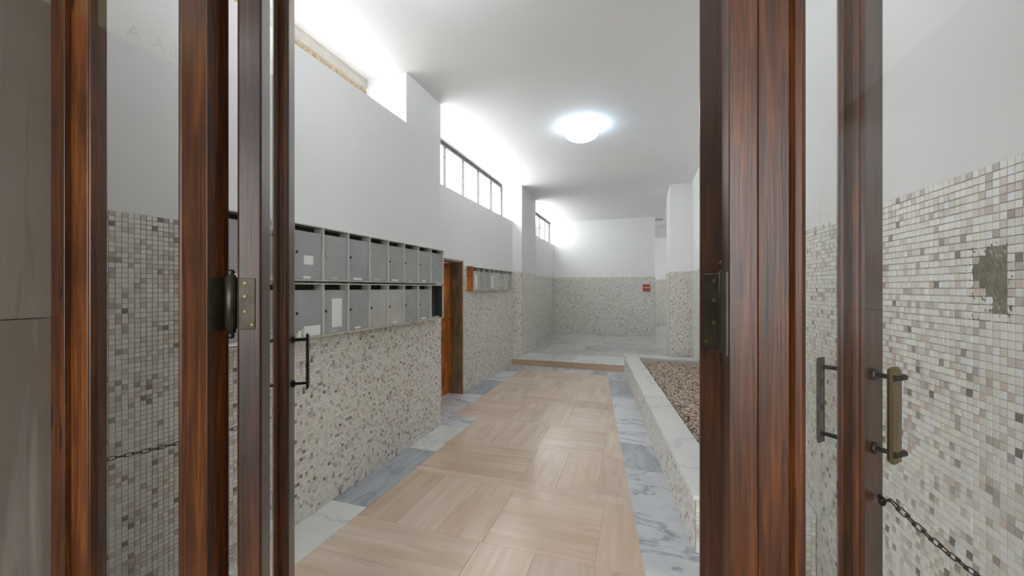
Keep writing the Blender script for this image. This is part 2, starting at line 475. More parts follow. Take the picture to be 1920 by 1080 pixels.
wf = structure('wall_far', (-.7*H, YF, 0), 'white wall across the end of the hall above speckled mosaic', 'wall')
MB().box(XL3-.35, .268*H, YF, YF+.16, 0, CEIL).build('plaster', M['plaster'], wf)
mosaic(wf, (XL3, YF), (.268*H, YF), LZ, MOS, (0, -1))
mosaic(wf, (.268*H, YF), (.268*H, YF+.16), LZ, MOS, (1, 0))

wr = structure('wall_right', (xr(4), 4, 0), 'long right wall, plain white above a chipped mosaic dado', 'wall')
MB().prism([(xr(.76), .76), (xr(11*H), 11*H), (xr(11*H)+.2, 11*H), (xr(.76)+.2, .76)], 0, CEIL).build('plaster', M['plaster'], wr)
MB().box(.372*H, xr(6*H)+.05, 5.45*H, 6.2*H, 0, CEIL).build('pillar', M['plaster'], wr)
Lr = math.hypot(5.45*H-.80, xr(5.45*H)-xr(.80))
hole_s = 1.335-.80
mosaic(wr, (xr(.80), .80), (xr(5.45*H), 5.45*H), 0, MOS, (-1, .0105), near=300, seen=(1660, 1920),
       holes=[(hole_s-.085, hole_s+.005, 1.445, 1.53), (hole_s-.085, hole_s-.02, 1.425, 1.55), (hole_s-.03, hole_s+.02, 1.47, 1.52), (hole_s-.085, hole_s-.03, 1.38, 1.43)])
mosaic(wr, (.372*H, 5.45*H), (xr(5.45*H), 5.45*H), LZ, MOS, (0, -1))
mosaic(wr, (.372*H, 5.45*H), (.372*H, 6.2*H), LZ, MOS, (-1, 0))
# cement exposed where tiles are missing
for (s0, s1, a, c_) in ((hole_s-.10, hole_s+.04, 1.36, 1.57),):
    nx, nz = 22, 26; V = []; F = []
    for i in range(nx):
        for j in range(nz):
            e = min(i, nx-1-i, j, nz-1-j)
            yy = .80+s0+(s1-s0)*i/(nx-1)+random.uniform(-.002, .002); zz = a+(c_-a)*j/(nz-1)+random.uniform(-.002, .002)
            V.append((xr(yy)-.0055-random.uniform(0, .0035)*(e > 0), yy, zz))
    for i in range(nx-1):
        for j in range(nz-1): F.append((i*nz+j, (i+1)*nz+j, (i+1)*nz+j+1, i*nz+j+1))
    o = MB().add(V, F).build('cement_patch', M['cement'], wr)
    o['label'] = 'rough brown cement patch where mosaic tiles have fallen off'

# passage beyond the far wall
wp = structure('wall_back', (.4*H, 10.4*H, 0), 'bluish white wall at the end of the side passage', 'wall')
MB().box(-2.2*H, 1.1*H, 10.4*H, 10.4*H+.15, 0, CEIL).box(-2.2*H-.15, -2.2*H, YF, 10.4*H, 0, 1.2*H).box(-2.2*H-.15, -2.2*H, YF, 8.7*H, 1.2*H, CEIL).box(-2.2*H-.15, -2.2*H, 9.9*H, 10.4*H, 1.2*H, CEIL).box(-2.2*H-.15, -2.2*H, 8.7*H, 9.9*H, 1.2*H, 1.55*H).build('plaster', M['plaster'], wp)
mosaic(wp, (-.4*H, 10.4*H), (xr(10.4*H), 10.4*H), LZ, MOS, (0, -1))
MB().box(-.1*H, .9*H, 9.0*H, 9.0*H+.2, 2.10*H, CEIL).build('lintel', M['plaster'], wp)
area_light('passage_daylight', (-2.25*H, 9.3*H, 1.95*H), (1, 0, 0), 1.15, 1.75, portal=True)

ce = MB().box(-1.80*H, 1.2*H, DOORY+.02, YF, CEIL, CEIL+.2).box(-2.3*H, 1.2*H, YF, 10.7*H, CEIL, CEIL+.2).build('ceiling', M['ceiling'])
tag(ce, 'plain white flat ceiling of the hall', 'ceiling', kind='structure')

# wall above the entrance frame, porch outside
FR_TOP = 2.75
wn = structure('wall_front', (0, DOORY, FR_TOP), 'white wall over the wooden entrance frame', 'wall')
MB().box(-2.6, 1.2, DOORY+.02, DOORY+.14, FR_TOP+.12, CEIL).build('plaster', M['plaster'], wn)
MB().box(-2.6, -1.735, DOORY+.02, DOORY+.10, 0, FR_TOP+.12).box(.86, 1.2, DOORY+.015, DOORY+.10, 0, FR_TOP+.12).build('side_strip', M['plaster'], wn)

wpl = structure('wall_porch', (-1.75, -.6, 0), 'brown veined travertine cladding on the left side of the porch', 'wall')
XT = -1.735
zj = [0, .45, 1.358, 2.33]
for i in range(3):
    for (y0, y1) in ((-.55, DOORY), (-1.75, -.555), (-2.9, -1.755)):
        MB().box(XT-.04, XT, y0+.0015, y1-.0015+(.012 if y1 > .6 else 0), zj[i]+.0015, zj[i+1]-.0015, bev=.0015).build('travertine_slab', M['travertine'], wpl)
MB().box(XT-.2, XT-.03, -2.9, DOORY, 0, 2.95).build('backing', M['plaster'], wpl)
wpr = structure('wall_porch_right', (.95, -.6, 0), 'unseen travertine side added right of the porch against daylight', 'wall')  # unseen porch side, added to keep daylight off the door fronts
for i in range(3):
    MB().box(.95, .99, -2.9, DOORY, zj[i]+.0015, zj[i+1]-.0015, bev=.0015).build('travertine_slab', M['travertine'], wpr)
MB().box(.98, 1.15, -2.9, DOORY, 0, 2.95).build('backing', M['plaster'], wpr)
o = MB().box(XT-.2, 1.15, -2.9, DOORY+.02, 2.95, 3.1).build('ceiling_porch', M['ceiling']); tag(o, 'unseen white ceiling added over the entrance porch against daylight', 'ceiling', kind='structure')  # unseen roof, added so the sky does not light the entrance fully
o = MB().box(-12, 12, -14, DOORY-.03, -.12, -.005).build('floor_street', M['asphalt']); tag(o, 'grey paving outside the entrance', 'paving', kind='structure')

# cream fascia with letters high on the porch wall; the side glass mirrors it
fas = empty('fascia_sign', (XT, 0, 2.33))
tag(fas, 'cream fascia strip with grey capital letters mirrored in the left glass', 'sign')
MB().box(XT-.03, XT+.004, -1.2, DOORY-.02, 2.335, 2.475, bev=.002).build('panel', M['sign_cream'], fas)
for ch, yy in (('A', .387), ('L', .422), ('A', .472), ('A', .548)):
    cu = bpy.data.curves.new('letter', 'FONT'); cu.body = ch; cu.size = .062; cu.align_x = 'CENTER'; cu.extrude = .002
    tmp = bpy.data.objects.new('letter', cu); COL.objects.link(tmp)
    dg = bpy.context.evaluated_depsgraph_get()
    me = bpy.data.meshes.new_from_object(tmp.evaluated_get(dg)); bpy.data.objects.remove(tmp)
    o = bpy.data.objects.new('letter', me); COL.objects.link(o); me.materials.clear(); me.materials.append(M['letter'])
    o.parent = fas; o.location = Vector((XT+.007, yy, 2.352))-wloc(fas)
    o.rotation_euler = (math.radians(90), 0, math.radians(90))

# ------------------------------------------------------------------ floor
fl = structure('floor', (-.6*H, 2*H, 0), 'polished stone floor of beige slabs with a marble border', 'floor')
MB().box(-2.6*H, 1.2*H, .45, YS, -.1, -.022).build('bed', M['grout'], fl)
def slab(parent, x0, x1, y0, y1, mat, along='y', z=0.0, th=.02, name='slab', gap=.0007):
    """slab with its grain running along x or y (local y is the grain)"""
    x0, x1, y0, y1 = (v*H for v in (x0, x1, y0, y1))
    cx, cy = (x0+x1)/2, (y0+y1)/2
    b = MB(); dz = random.uniform(-.0004, .0004)
    wx, wy = (x1-x0)/2-gap, (y1-y0)/2-gap
    if along == 'x': wx, wy = wy, wx
    b.box(-wx, wx, -wy, wy, -th, 0, bev=.0008)
    o = b.build(name, mat, None, origin=(0, 0, 0))
    o.parent = parent
    o.location = Vector((cx, cy, z+dz))-wloc(parent)
    if along == 'x': o.rotation_euler.z = math.radians(90)
    return o
def poly_slab(parent, pts, mat, z=0.0, th=.02, name='slab'):
    P = [(x*H, y*H) for x, y in pts]; cx = sum(p[0] for p in P)/len(P); cy = sum(p[1] for p in P)/len(P)
    P = [(cx+(x-cx)*(1-.0012), cy+(y-cy)*(1-.0012)) for x, y in P]
    return MB().prism(P, z-th, z).build(name, mat, parent, origin=(cx, cy, z))
def xe(y): return 0.1865-0.1180*y        # right edge of the beige field (eye heights)
def xpb(y): return xe(y)+0.205           # foot of the planter
B = M['beige']
def cut(x0, y0, y1, along='x', mat=B):   # last slab of a row, its right edge on the slanting border
    poly_slab(fl, [(x0, y0), (xe(y0), y0), (xe(y1), y1), (x0, y1)], mat)
def hpl(x0, x1, y0, y1, n=2):            # planks lying across
    for i in range(n): slab(fl, x0, x1, y0+(y1-y0)*i/n, y0+(y1-y0)*(i+1)/n, B, 'x')
def vpl(x0, x1, y0, y1, n=2):            # planks lying along the hall
    for i in range(n): slab(fl, x0+(x1-x0)*i/n, x0+(x1-x0)*(i+1)/n, y0, y1, B, 'y')
IL = -1.185
def row(y0, y1, kinds, xs):
    for k, a, c in zip(kinds, xs[:-1], xs[1:]):
        n = 2 if c-a > .3 else 1
        (hpl if k == 'h' else vpl)(a, c, y0, y1, n)
row(.50, .96, 'vh', [IL, -.60, -.15]); cut(-.15, .5, .96)
row(.96, 1.42, 'hv', [IL, -.60, -.15]); cut(-.15, .96, 1.42)
for a, c in ((IL, -.99), (-.99, -.80), (-.80, -.592)): slab(fl, a, c, 1.42, 1.865, B, 'y')
hpl(-.592, -.155, 1.42, 1.865); cut(-.155, 1.42, 1.865)
slab(fl, IL, -.56, 1.865, 1.925, B, 'x'); cut(-.56, 1.865, 1.925)
hpl(IL, -.60, 1.925, 2.36); vpl(-.60, -.205, 1.925, 2.36); cut(-.205, 1.925, 2.13); cut(-.205, 2.13, 2.36)
for a, c in ((IL, -.90), (-.90, -.62)): slab(fl, a, c, 2.36, 2.77, B, 'y')
hpl(-.62, -.215, 2.36, 2.77); cut(-.215, 2.36, 2.77)
slab(fl, -1.39, -.75, 2.77, 2.84, B, 'x'); cut(-.75, 2.77, 2.84)
hpl(-1.39, -.95, 2.84, 3.27); vpl(-.95, -.52, 2.84, 3.27); hpl(-.52, -.30, 2.84, 3.27, 1); cut(-.30, 2.84, 3.055); cut(-.30, 3.055, 3.27)
vpl(-1.39, -1.02, 3.27, 3.70); hpl(-1.02, -.58, 3.27, 3.70); cut(-.58, 3.27, 3.48); cut(-.58, 3.48, 3.70)
hpl(-1.39, -.97, 3.70, 4.14); vpl(-.97, -.55, 3.70, 4.14); cut(-.55, 3.70, 4.14)
vpl(-1.39, -1.02, 4.14, 4.56); hpl(-1.02, -.62, 4.14, 4.56); cut(-.62, 4.14, 4.35); cut(-.62, 4.35, 4.56)
# marble border
MW, MP, MG = M['marble'], M['marble_pale'], M['marble_grey']
for y0, y1, m in ((.50, .98, MG), (.98, 1.48, MP), (1.48, 2.12, MG), (2.12, YC/H, MP)): slab(fl, -1.385, IL, y0, y1, m)
poly_slab(fl, [(-1.60, 2.54), (IL, 2.54), (IL, 2.77), (-1.39, 2.77), (-1.60, 2.77)], MW)
slab(fl, -1.76, -1.60, 2.69, 3.37, MW, 'x')
for y0, y1, m in ((2.77, 3.37, MW), (3.37, 3.95, MG), (3.95, 4.45, MW), (4.45, YS/H, MG)): slab(fl, -1.60, -1.39, y0, y1, m)
for x0, x1 in ((-1.39, -.95), (-.95, -.52)): slab(fl, x0, x1, 4.56, YS/H, MW, 'x')
poly_slab(fl, [(-.52, 4.56), (xe(4.56), 4.56), (xe(4.82), 4.82), (-.52, 4.82)], MG)
for y0, y1, m in ((.5, .95, MW), (.95, 1.46, MW), (1.46, 2.25, MW), (2.25, 2.62, MG), (2.62, 3.05, MW), (3.05, 3.7, MW), (3.7, 4.35, MG), (4.35, 4.82, MW)):
    poly_slab(fl, [(xe(y0), y0), (xpb(y0)+.03, y0), (xpb(y1)+.03, y1), (xe(y1), y1)], m)
poly_slab(fl, [(xpb(.5)+.03, .5), (.72, .5), (.72, 1.62), (xpb(1.62)+.03, 1.62)], MW)
o = MB().box(-2.6, 1.2, DOORY-.05, DOORY+.06, -.02, .004, bev=.002).build('threshold', M['marble'], fl)

# step and landing
st = structure('floor_landing', (-.5*H, YS, 0), 'grey veined marble landing one step above the hall floor', 'floor')
XP = xpb(4.82)*H
MB().box(XL2+.01, XP+.05, YS+.012, YS+.06, .001, LZ-.026).build('riser', M['riser'], st)
MB().box(XL2, XP+.05, YS+.012, YS+.02, 0, .006).build('joint', M['soil'], st)
MB().box(-2.2*H, 1.1*H, YS+.05, 10.5*H, -.1, LZ-.022).build('bed', M['grout'], st)
yy = YS/H
for j, (y0, y1) in enumerate(((yy, 5.30), (5.30, 5.75), (5.75, 6.2), (6.2, 6.65), (6.65, 7.1), (7.1, 7.5), (7.5, 7.85), (7.85, 8.4), (8.4, 9.0), (9.0, 9.7), (9.7, 10.4))):
    x = -1.69 + (.0 if j % 2 else -.2)
    while x < .95:
        x1 = min(x+.55, .98)
        slab(st, x, x1, y0, y1, M['marble_pale'] if j == 0 else M['landing'], 'y', z=LZ)
        x = x1

# ------------------------------------------------------------------ windows
def hopper(name, xw, y0, y1, z0, z1, n, label, mat):
    w = structure(name, (xw, (y0+y1)/2, z0), label, 'window')
    t = .022
    b = MB()
    b.box(xw-t, xw+t, y0, y1, z0, z0+.03, bev=.002); b.box(xw-t, xw+t, y0, y1, z1-.035, z1, bev=.002)
    b.box(xw-t, xw+t, y0, y0+.025, z0+.03, z1-.035); b.box(xw-t, xw+t, y1-.025, y1, z0+.03, z1-.035)
    b.build('window_frame', mat, w)
    wd = (y1-y0)/n
    for i in range(n):
        a, c = y0+wd*i, y0+wd*(i+1)
        s = MB()
        for (p, q, r, u_) in ((a+.004, c-.004, z1-.062, z1-.037), (a+.004, c-.004, z0+.032, z0+.052)):
            s.box(xw+.0, xw+.03, p, q, r, u_)
        wdt = .012 if i % 2 else .008
        s.box(xw, xw+.03, a+.002, a+.002+wdt, z0+.03, z1-.04); s.box(xw, xw+.03, c-.002-.008, c-.002, z0+.03, z1-.04)
        sash = s.build('sash', mat, w)
        MB().box(xw+.012, xw+.016, a+.008, c-.008, z0+.045, z1-.055).build('pane', M['win_glass'], sash)
        # latch on the head rail
        MB().box(xw+.03, xw+.05, (a+c)/2-.03, (a+c)/2+.03, z1-.075, z1-.045, bev=.004).tube([(xw+.045, (a+c)/2, z1-.07), (xw+.06, (a+c)/2+.05, z1-.08)], .006, 8).build('latch', mat, sash)
    return w
hopper('window_1', -1.70*H, .78, 2.102*H, 1.95*H, CEIL-.10, 4, 'high strip window over the nearest wall with a flaking cream head rail', M['rust'])
hopper('window_2', -1.73*H, YC-.1*H, 4.80*H, 1.80*H, CEIL, 6, 'high strip window with thin grey iron bars above the orange door', M['iron'])
hopper('window_3', -1.785*H, YP, YF, 1.82*H, CEIL, 5, 'small far high window beside the landing', M['iron'])
MB().box(-1.70*H-.04, -1.70*H+.035, .78, 2.10*H, CEIL-.085, CEIL, bev=.006).build('head_shade_strip', M['head'], bpy.data.objects['window_1'])  # head strip whose beige stands for soft shade under the ceiling

# ------------------------------------------------------------------ orange door in the left wall
d1 = structure('door_1', (-1.70*H, 3.0*H, 0), 'narrow orange wooden door set in a brown reveal left of the hall', 'door')
y0, y1, zt = 2.70*H, 3.354*H, 1.2525*H
b = MB(); b.box(XL2-.19, XL2+.012, y1-.022, y1+.0, 0, zt, bev=.001).box(XL2-.19, XL2+.012, y0, y0+.022, 0, zt, bev=.001).box(XL2-.19, XL2+.012, y0, y1, zt-.022, zt, bev=.001)
b.build('door_lining', M['wood_brown'], d1)
b = MB(); b.box(XL2-.002, XL2+.018, y1, y1+.014, 0, zt+.014, bev=.001).box(XL2-.002, XL2+.018, y0-.014, y0, 0, zt+.014).box(XL2-.002, XL2+.018, y0-.014, y1+.014, zt, zt+.014, bev=.001)
b.build('edge_strip', M['alu'], d1)
xd = -1.72*H
leaf = MB().box(xd-.04, xd, y0+.024, y1-.024, .006, zt-.024, bev=.002).build('door_leaf', M['wood_orange'], d1)
for a in (y0+.10, y0+.50):
    for z0, z1 in ((.12, .85), (.98, 1.72)):
        MB().box(xd, xd+.010, a, a+.34, z0, z1, bev=.006).build('panel', M['wood_orange'], leaf)
for yy2 in (y1-.09, y1-.045, y0+.07): MB().box(xd, xd+.012, yy2, yy2+.02, .01, zt-.03, bev=.004).build('moulding', M['wood_orange'], leaf)
MB().lathe([(0, .006), (.012, .006), (.014, 0)], (xd+.012, y1-.055, 1.02), 16, axis=(1, 0, 0)).build('keyhole_plate', M['black'], leaf)

# ------------------------------------------------------------------ entrance frame: two side lights of wood and glass
FD = .057
def board(parent, x0, x1, y0, y1, z0, z1, name='board', mat=None, bev=.0015):
    return MB().box(x0, x1, y0, y1, z0, z1, bev=bev).build(name, mat or M['wood'], parent)
w4 = structure('window_4', (-1.3, DOORY, 0), 'glazed side light left of the opening, in varnished wood', 'window')
board(w4, -1.735, -1.665, DOORY, DOORY+FD+.02, 0, FR_TOP, 'jamb_board', M['wood'], .001)
board(w4, -1.6645, -1.583, DOORY+.015, DOORY+FD, 0, FR_TOP, 'jamb_board', M['wood_bright'], .001)
board(w4, -1.5825, -1.573, DOORY+.016, DOORY+FD, 0, FR_TOP, 'jamb_board', M['wood'], .002)
st1 = empty('stile', (-1.1, DOORY, 0), w4)
board(st1, -1.128, -1.05, DOORY, DOORY+FD, 0, FR_TOP, 'board', M['wood'], .0015)
board(st1, -1.152, -1.130, DOORY+.004, DOORY+FD-.004, 0, FR_TOP, 'board', M['wood'], .003)
board(st1, -1.168, -1.153, DOORY+.005, DOORY+.045, .22, FR_TOP-.02, 'bead', M['wood'], .005)
board(w4, -1.573, -1.153, DOORY+.004, DOORY+FD, .004, .22, 'bottom_rail')
MB().box(-1.575, -1.155, DOORY+.026, DOORY+.031, .21, FR_TOP-.005).build('pane', M['glass'], w4)

w5 = structure('window_5', (.5, DOORY, 0), 'glazed side light right of the opening, its wide stile scarred and varnished', 'window')
st2 = empty('stile', (.18, DOORY, 0), w5)
board(st2, .135, .1758, DOORY, DOORY+FD, 0, FR_TOP, 'board', M['wood'], .0015)
board(st2, .1762, .218, DOORY+.0005, DOORY+FD, 0, FR_TOP, 'board', M['wood'], .001)
board(st2, .2205, .243, DOORY+.006, DOORY+.048, .22, FR_TOP-.02, 'bead', M['wood'], .007)
board(w5, .224, .80, DOORY+.01, DOORY+FD, .004, .22, 'bottom_rail')
board(w5, .78, .86, DOORY, DOORY+FD, 0, FR_TOP, 'jamb_board', M['wood'], .005)
MB().box(.236, .785, DOORY+.026, DOORY+.031, .21, FR_TOP-.005).build('pane', M['glass'], w5)
tr = structure('trim_1', (-.4, DOORY, FR_TOP), 'dark wooden head rail across the top of the entrance frame', 'trim')
board(tr, -1.735, .86, DOORY, DOORY+.08, FR_TOP, FR_TOP+.12, 'head_rail', M['wood_dark'], .005)

# ------------------------------------------------------------------ the two open leaves
TH = .055
def cyl(b, T, a, bb, z, a2, b2, z2, r, n=14): b.tube([T(a, bb, z), T(a2, b2, z2)], r, n)
def door_leaf(name, O, u, nrm, label, W=.605, sw=.078, lw=.10):
    O = Vector(O); u = Vector(u); nv = Vector(nrm)
    T = lambda a, t, z: (O.x+u.x*a+nv.x*t, O.y+u.y*a+nv.y*t, z)
    d = structure(name, (O.x, O.y, 0), label, 'door')
    top = 2.73
    MB().box(0, sw, 0, TH, .012, top, T, .005).build('hinge_stile', M['wood_dark'], d)
    MB().box(W-lw, W, 0, TH, .012, top, T, .005).build('lock_stile', M['wood'], d)
    MB().box(sw, W-lw, .004, TH-.004, .012, .24, T, .003).build('bottom_rail', M['wood_dark'], d)
    MB().box(sw, W-lw, .004, TH-.004, top-.10, top, T, .003).build('top_rail', M['wood_dark'], d)
    for a in (sw, W-lw-.014):
        for t0, t1 in ((.006, .020), (TH-.020, TH-.006)):
            MB().box(a, a+.014, t0, t1, .24, top-.10, T, .004).build('bead', M['wood'], d)
    MB().box(sw-.004, W-lw+.004, TH/2-.002, TH/2+.002, .235, top-.095, T).build('pane', M['glass'], d)
    # handle on each face: posts, grip, end bars
    hz = 1.155
    for face, (t0, sg) in (('outer', (0, -1)), ('inner', (TH, 1))):
        a = W-.055; off = .034 if face == 'outer' else .050
        h = empty('handle', T(a, t0, hz), d)
        for z in (hz-.088, hz+.088):
            b = MB(); cyl(b, T, a, t0, z, a, t0+sg*.008, z, .014)
            cyl(b, T, a, t0+sg*.004, z, a, t0+sg*(off+.004), z, .0055)
            b.build('post', M['bronze'] if face == 'outer' else M['black'], h)
        if face == 'outer':
            b = MB(); b.box(a-.014, a+.018, t0+sg*(off-.006), t0+sg*(off+.014), hz-.112, hz+.112, T, .007); g = b.build('grip', M['knob_wood'], h)
            for z in (hz-.088, hz+.088):
                b = MB(); cyl(b, T, a-.014, t0+sg*(off+.008), z, a+.024, t0+sg*(off+.014), z, .0075); b.build('end_bar', M['bronze'], h)
            g['label'] = 'worn yellowish brown grip'
            h['label'] = 'worn brass and wood pull handle on the street face'
        else:
            MB().box(a-.018, a+.012, t0+sg*(off-.001), t0+sg*(off+.004), hz-.112, hz+.112, T, .001).build('grip', M['black'], h)
            MB().box(a-.012, a+.014, t0+sg*(off+.004), t0+sg*(off+.009), hz-.108, hz+.108, T, .002).build('backing_grip', M['knob_wood'], h)
            h['label'] = 'slim black pull handle on the hall face'
    # spring hinge on the hinge edge
    for hzc in (.38, 1.408, 2.45):
        hg = empty('hinge', T(0, TH/2, hzc), d)
        hh = .068
        pl = MB().box(-.003, .0, .004, TH-.014, hzc-hh, hzc+hh, T, .001).build('plate', M['bronze'], hg)
        for z in (hzc-.055, hzc-.02, hzc+.02, hzc+.055):
            b = MB(); cyl(b, T, -.0055, .018+(.016 if int(z*100) % 2 else 0), z, -.002, .018+(.016 if int(z*100) % 2 else 0), z, .0035, 10); b.build('screw', M['brass'], hg)
    return d, T
ph = math.radians(40); C1 = Vector((-.963, .781)); nL = Vector((math.cos(ph), math.sin(ph))); uL = Vector((-math.sin(ph), math.cos(ph)))
dl, TL = door_leaf('door_2', C1-nL*TH, uL, nL, 'left glazed wooden leaf swung open, its worn dark edge towards the viewer', sw=.115, lw=.15)
pr = math.radians(45); nR = Vector((-math.cos(pr), math.sin(pr))); uR = Vector((math.sin(pr), math.cos(pr)))
dr, TR = door_leaf('door_3', (.1425, .770), uR, nR, 'right glazed wooden leaf swung open behind the side glass')
# barrels and plates between leaf and frame stile
for d, T, xs, sgn in ((dl, TL, -1.05, 1), (dr, TR, .135, -1)):
    for hzc in (.38, 1.408, 2.45):
        hs = [c for c in d.children if c.name.startswith('hinge') and 'stile' not in c.name and abs(wloc(c).z-hzc) < .01][0]
        e = Vector(T(0, .004, hzc)); f = Vector((xs+sgn*.003, DOORY+FD-.004, hzc))
        bc = Vector(((e.x+f.x)/2, min(e.y, f.y)-.004, hzc)) if sgn > 0 else Vector(((e.x*.5+f.x*.5)+.004, (e.y+f.y)/2+.004, hzc))
        b = MB(); r = .0135 if sgn > 0 else .008
        b.lathe([(0, -.092), (.006, -.09), (.008, -.082), (.004, -.078), (r*.8, -.076), (r*.8, -.066), (r, -.065), (r, .07), (r*.8, .071), (r*.8, .076), (.006, .078), (.009, .083), (.006, .09), (0, .091)], bc, 20)
        b.build('barrel', M['bronze'], hs)
        b = MB(); b.box(xs, xs+sgn*.003, DOORY+.004, DOORY+FD-.006, hzc-.068, hzc+.068)
        b.build('frame_plate', M['bronze'], hs)

# ------------------------------------------------------------------ chains
def link_mesh():
    R, Ls, r = .0060, .0098, .0017
    path = []
    for k in range(9): a = -math.pi/2+math.pi*k/8; path.append((Ls+R*math.cos(a), R*math.sin(a), 0))
    for k in range(9): a = math.pi/2+math.pi*k/8; path.append((-Ls+R*math.cos(a), R*math.sin(a), 0))
    b = MB().tube(path, r, 6, closed=True)
    o = b.build('link', M['bronze'], None, origin=(0, 0, 0)); me = o.data
    bpy.data.objects.remove(o); return me
LINK = link_mesh()
def chain(p, q, sag, label):
    p, q = Vector(p), Vector(q)
    root = empty('door_chain', tuple(p)); tag(root, label, 'chain')
    pts = [p.lerp(q, t/200)-Vector((0, 0, sag*4*(t/200)*(1-t/200))) for t in range(201)]
    step = .0240; acc = 0; last = pts[0]; out = [pts[0]]
    for x in pts[1:]:
        acc += (x-last).length; last = x
        if acc >= step: out.append(x.copy()); acc = 0
    for i in range(len(out)-1):
        c = (out[i]+out[i+1])/2; t = (out[i+1]-out[i]).normalized()
        qn = t.to_track_quat('X', 'Z'); m = Matrix.Translation(c-p) @ qn.to_matrix().to_4x4() @ Matrix.Rotation(math.radians(90*(i % 2)+35+random.uniform(-12, 12)), 4, 'X')
        o = bpy.data.objects.new('link', LINK); COL.objects.link(o); o.parent = root; o.matrix_local = m
    for nm, c, dirv in (('ring_bolt', p, (p-q)), ('wall_hook', q, (q-p))):
        dv = Vector((dirv.x, dirv.y, 0)).normalized()
        b = MB().tube([c+dv*.004-Vector((0, 0, .0)), c+dv*.024], .0035, 8)
        b.lathe([(0, .003), (.011, .003), (.013, 0)], c+dv*.022, 14, axis=tuple(-dv))
        b.build(nm, M['bronze'], root)
    return root
cl = TL(.575, -.022, .935)
chain(cl, (XL+.034, .84, .80), .012, 'thin dark chain in front of the left mosaic wall, holding the left leaf')
cr = TR(.575, -.024, .945)
chain(cr, (xr(1.22)-.034, 1.22, .735), .012, 'dark chain in front of the right mosaic wall, holding the right leaf')

# ------------------------------------------------------------------ letterboxes
def bank(name, xf, xb, ys, z0, z1, label, spec, group=None, open_box=None, slotw=.035):
    """row of letterboxes against the left wall; ys = divider positions, spec[i] tells what the door shows"""
    root = empty(name, (xb, (ys[0]+ys[-1])/2, z0)); tag(root, label, 'letterboxes', group)
    t = .007
    b = MB(); b.box(xb, xf, ys[0]-t, ys[-1]+t, z1-t, z1, bev=.001).box(xb, xf, ys[0]-t, ys[-1]+t, z0, z0+t, bev=.001)
    b.box(xb, xf, ys[-1], ys[-1]+t, z0+t, z1-t, bev=.001).box(xb, xf, ys[0]-t, ys[0], z0+t, z1-t, bev=.001)
    b.build('casing', M['alu'], root)
    MB().box(xb, xb+.004, ys[0], ys[-1], z0+t, z1-t).build('back_panel', M['box_shade'], root)
    for y in ys[1:-1]: MB().box(xb+.004, xf-.001, y-t/2, y+t/2, z0+t, z1-t).build('divider', M['alu'], root)
    for i in range(len(ys)-1):
        a, c = ys[i]+t/2+.002, ys[i+1]-t/2-.002
        s = spec[i] if i < len(spec) else ''
        zt = z1-t-slotw
        xd = xf-.014
        if 'open' in s:
            MB().box(xb+.004, xd, c-.001, c+.0015, z0+t, z1-t).box(xb+.004, xd, a, c, z1-t-.003, z1-t).box(xb+.004, xd-.004, a, c, z0+t, z0+t+.002).build('shade_lining', M['box_shade'], root)  # dark sheets paint the shade inside the open box
            nm = MB().box(xd-.002, xd, a+.03, c-.06, z0+t+.004, z0+t+.018).build('name_plate', M['paper_dull'], root)
            continue
        rot = .0
        dm = M['zinc_light'] if 'light' in s else M['zinc']
        b = MB(); b.box(xd-.002, xd, a, c, z0+t+.002, zt, bev=.0008)
        b.box(xd-.012, xd-.002, a+.001, c-.001, zt-.003, zt)       # folded top edge
        dr_ = b.build('door', dm, root)
        zc = z0+(z1-z0)*(.50 if 'low' not in s else .46)
        if 'hook' in s:
            MB().tube([(xd, a+.022, zc+.015), (xd+.008, a+.022, zc+.02), (xd+.010, a+.026, zc-.005), (xd+.004, a+.03, zc-.012)], .0025, 8).build('key', M['alu'], dr_)
        MB().lathe([(0, .005), (.006, .005), (.008, .003), (.0085, 0)], (xd, a+.024, zc), 16, axis=(1, 0, 0)).build('lock', M['black'] if 'hook' not in s else M['alu'], dr_)
        wn_ = .055 if 'wide' not in s else .09
        m_ = (a+c)/2-.01
        MB().box(xd, xd+.0015, m_-wn_/2, m_+wn_/2, z0+t+.006, z0+t+.022).build('name_plate', M['paper_dull'] if i % 2 else M['paper'], dr_)
        if 'sticker' in s:
            q = MB().box(xd, xd+.001, a+.075, a+.145, z0+.10, z0+.155).build('sticker', M['paper'], dr_)
            for k in range(3): pass
        if 'note' in s:
            MB().box(xd, xd+.0012, a+.075, a+.165, z0+.045, z0+.235).build('notice', M['paper'], dr_)
        if 'papers' in s:
            for k in range(4):
                MB().box(xd+.001+.002*k, xd+.0025+.002*k, a+.01+.02*k, c-.02, z0+t+.002, z0+t+.03+.012*k).build('letter', M['paper'] if k % 2 else M['paper_dull'], dr_)
        if 'env' in s:
            MB().box(xd+.001, xd+.0022, a+.03, c-.02, z0+.06, z0+.19).build('notice', M['paper_dull'], dr_)
    return root
XM = -1.32*H
ys = [.904*H+.155*H*i for i in range(10)]+[2.468*H-.007]
ys = [v for v in ys]
bank('letterbox_row', XM, XL+.011, ys, 1.030*H, 1.266*H, 'upper row of grey metal letterboxes, a square sticker on one door',
     ['', '', 'sticker', 'hook', 'wide', 'hook wide', 'wide', '', '', ''])
bank('letterbox_row', XM, XL+.011, ys, .790*H, 1.020*H, 'lower row of grey letterboxes under the first, one door missing at its far end',
     ['low', 'low', 'low papers', 'low note', 'low', 'low light', 'low light', 'low', 'low wide', 'open'])
ys2 = [3.472*H+.150*H*i for i in range(9)]
bank2 = bank('letterbox_row', -1.535*H, XL2+.011, ys2, .974*H, 1.2066*H, 'small single row of letterboxes with an orange wooden end board',
     ['light note', '', '', 'light note', 'light env', 'env', 'light env', ''], slotw=.05)
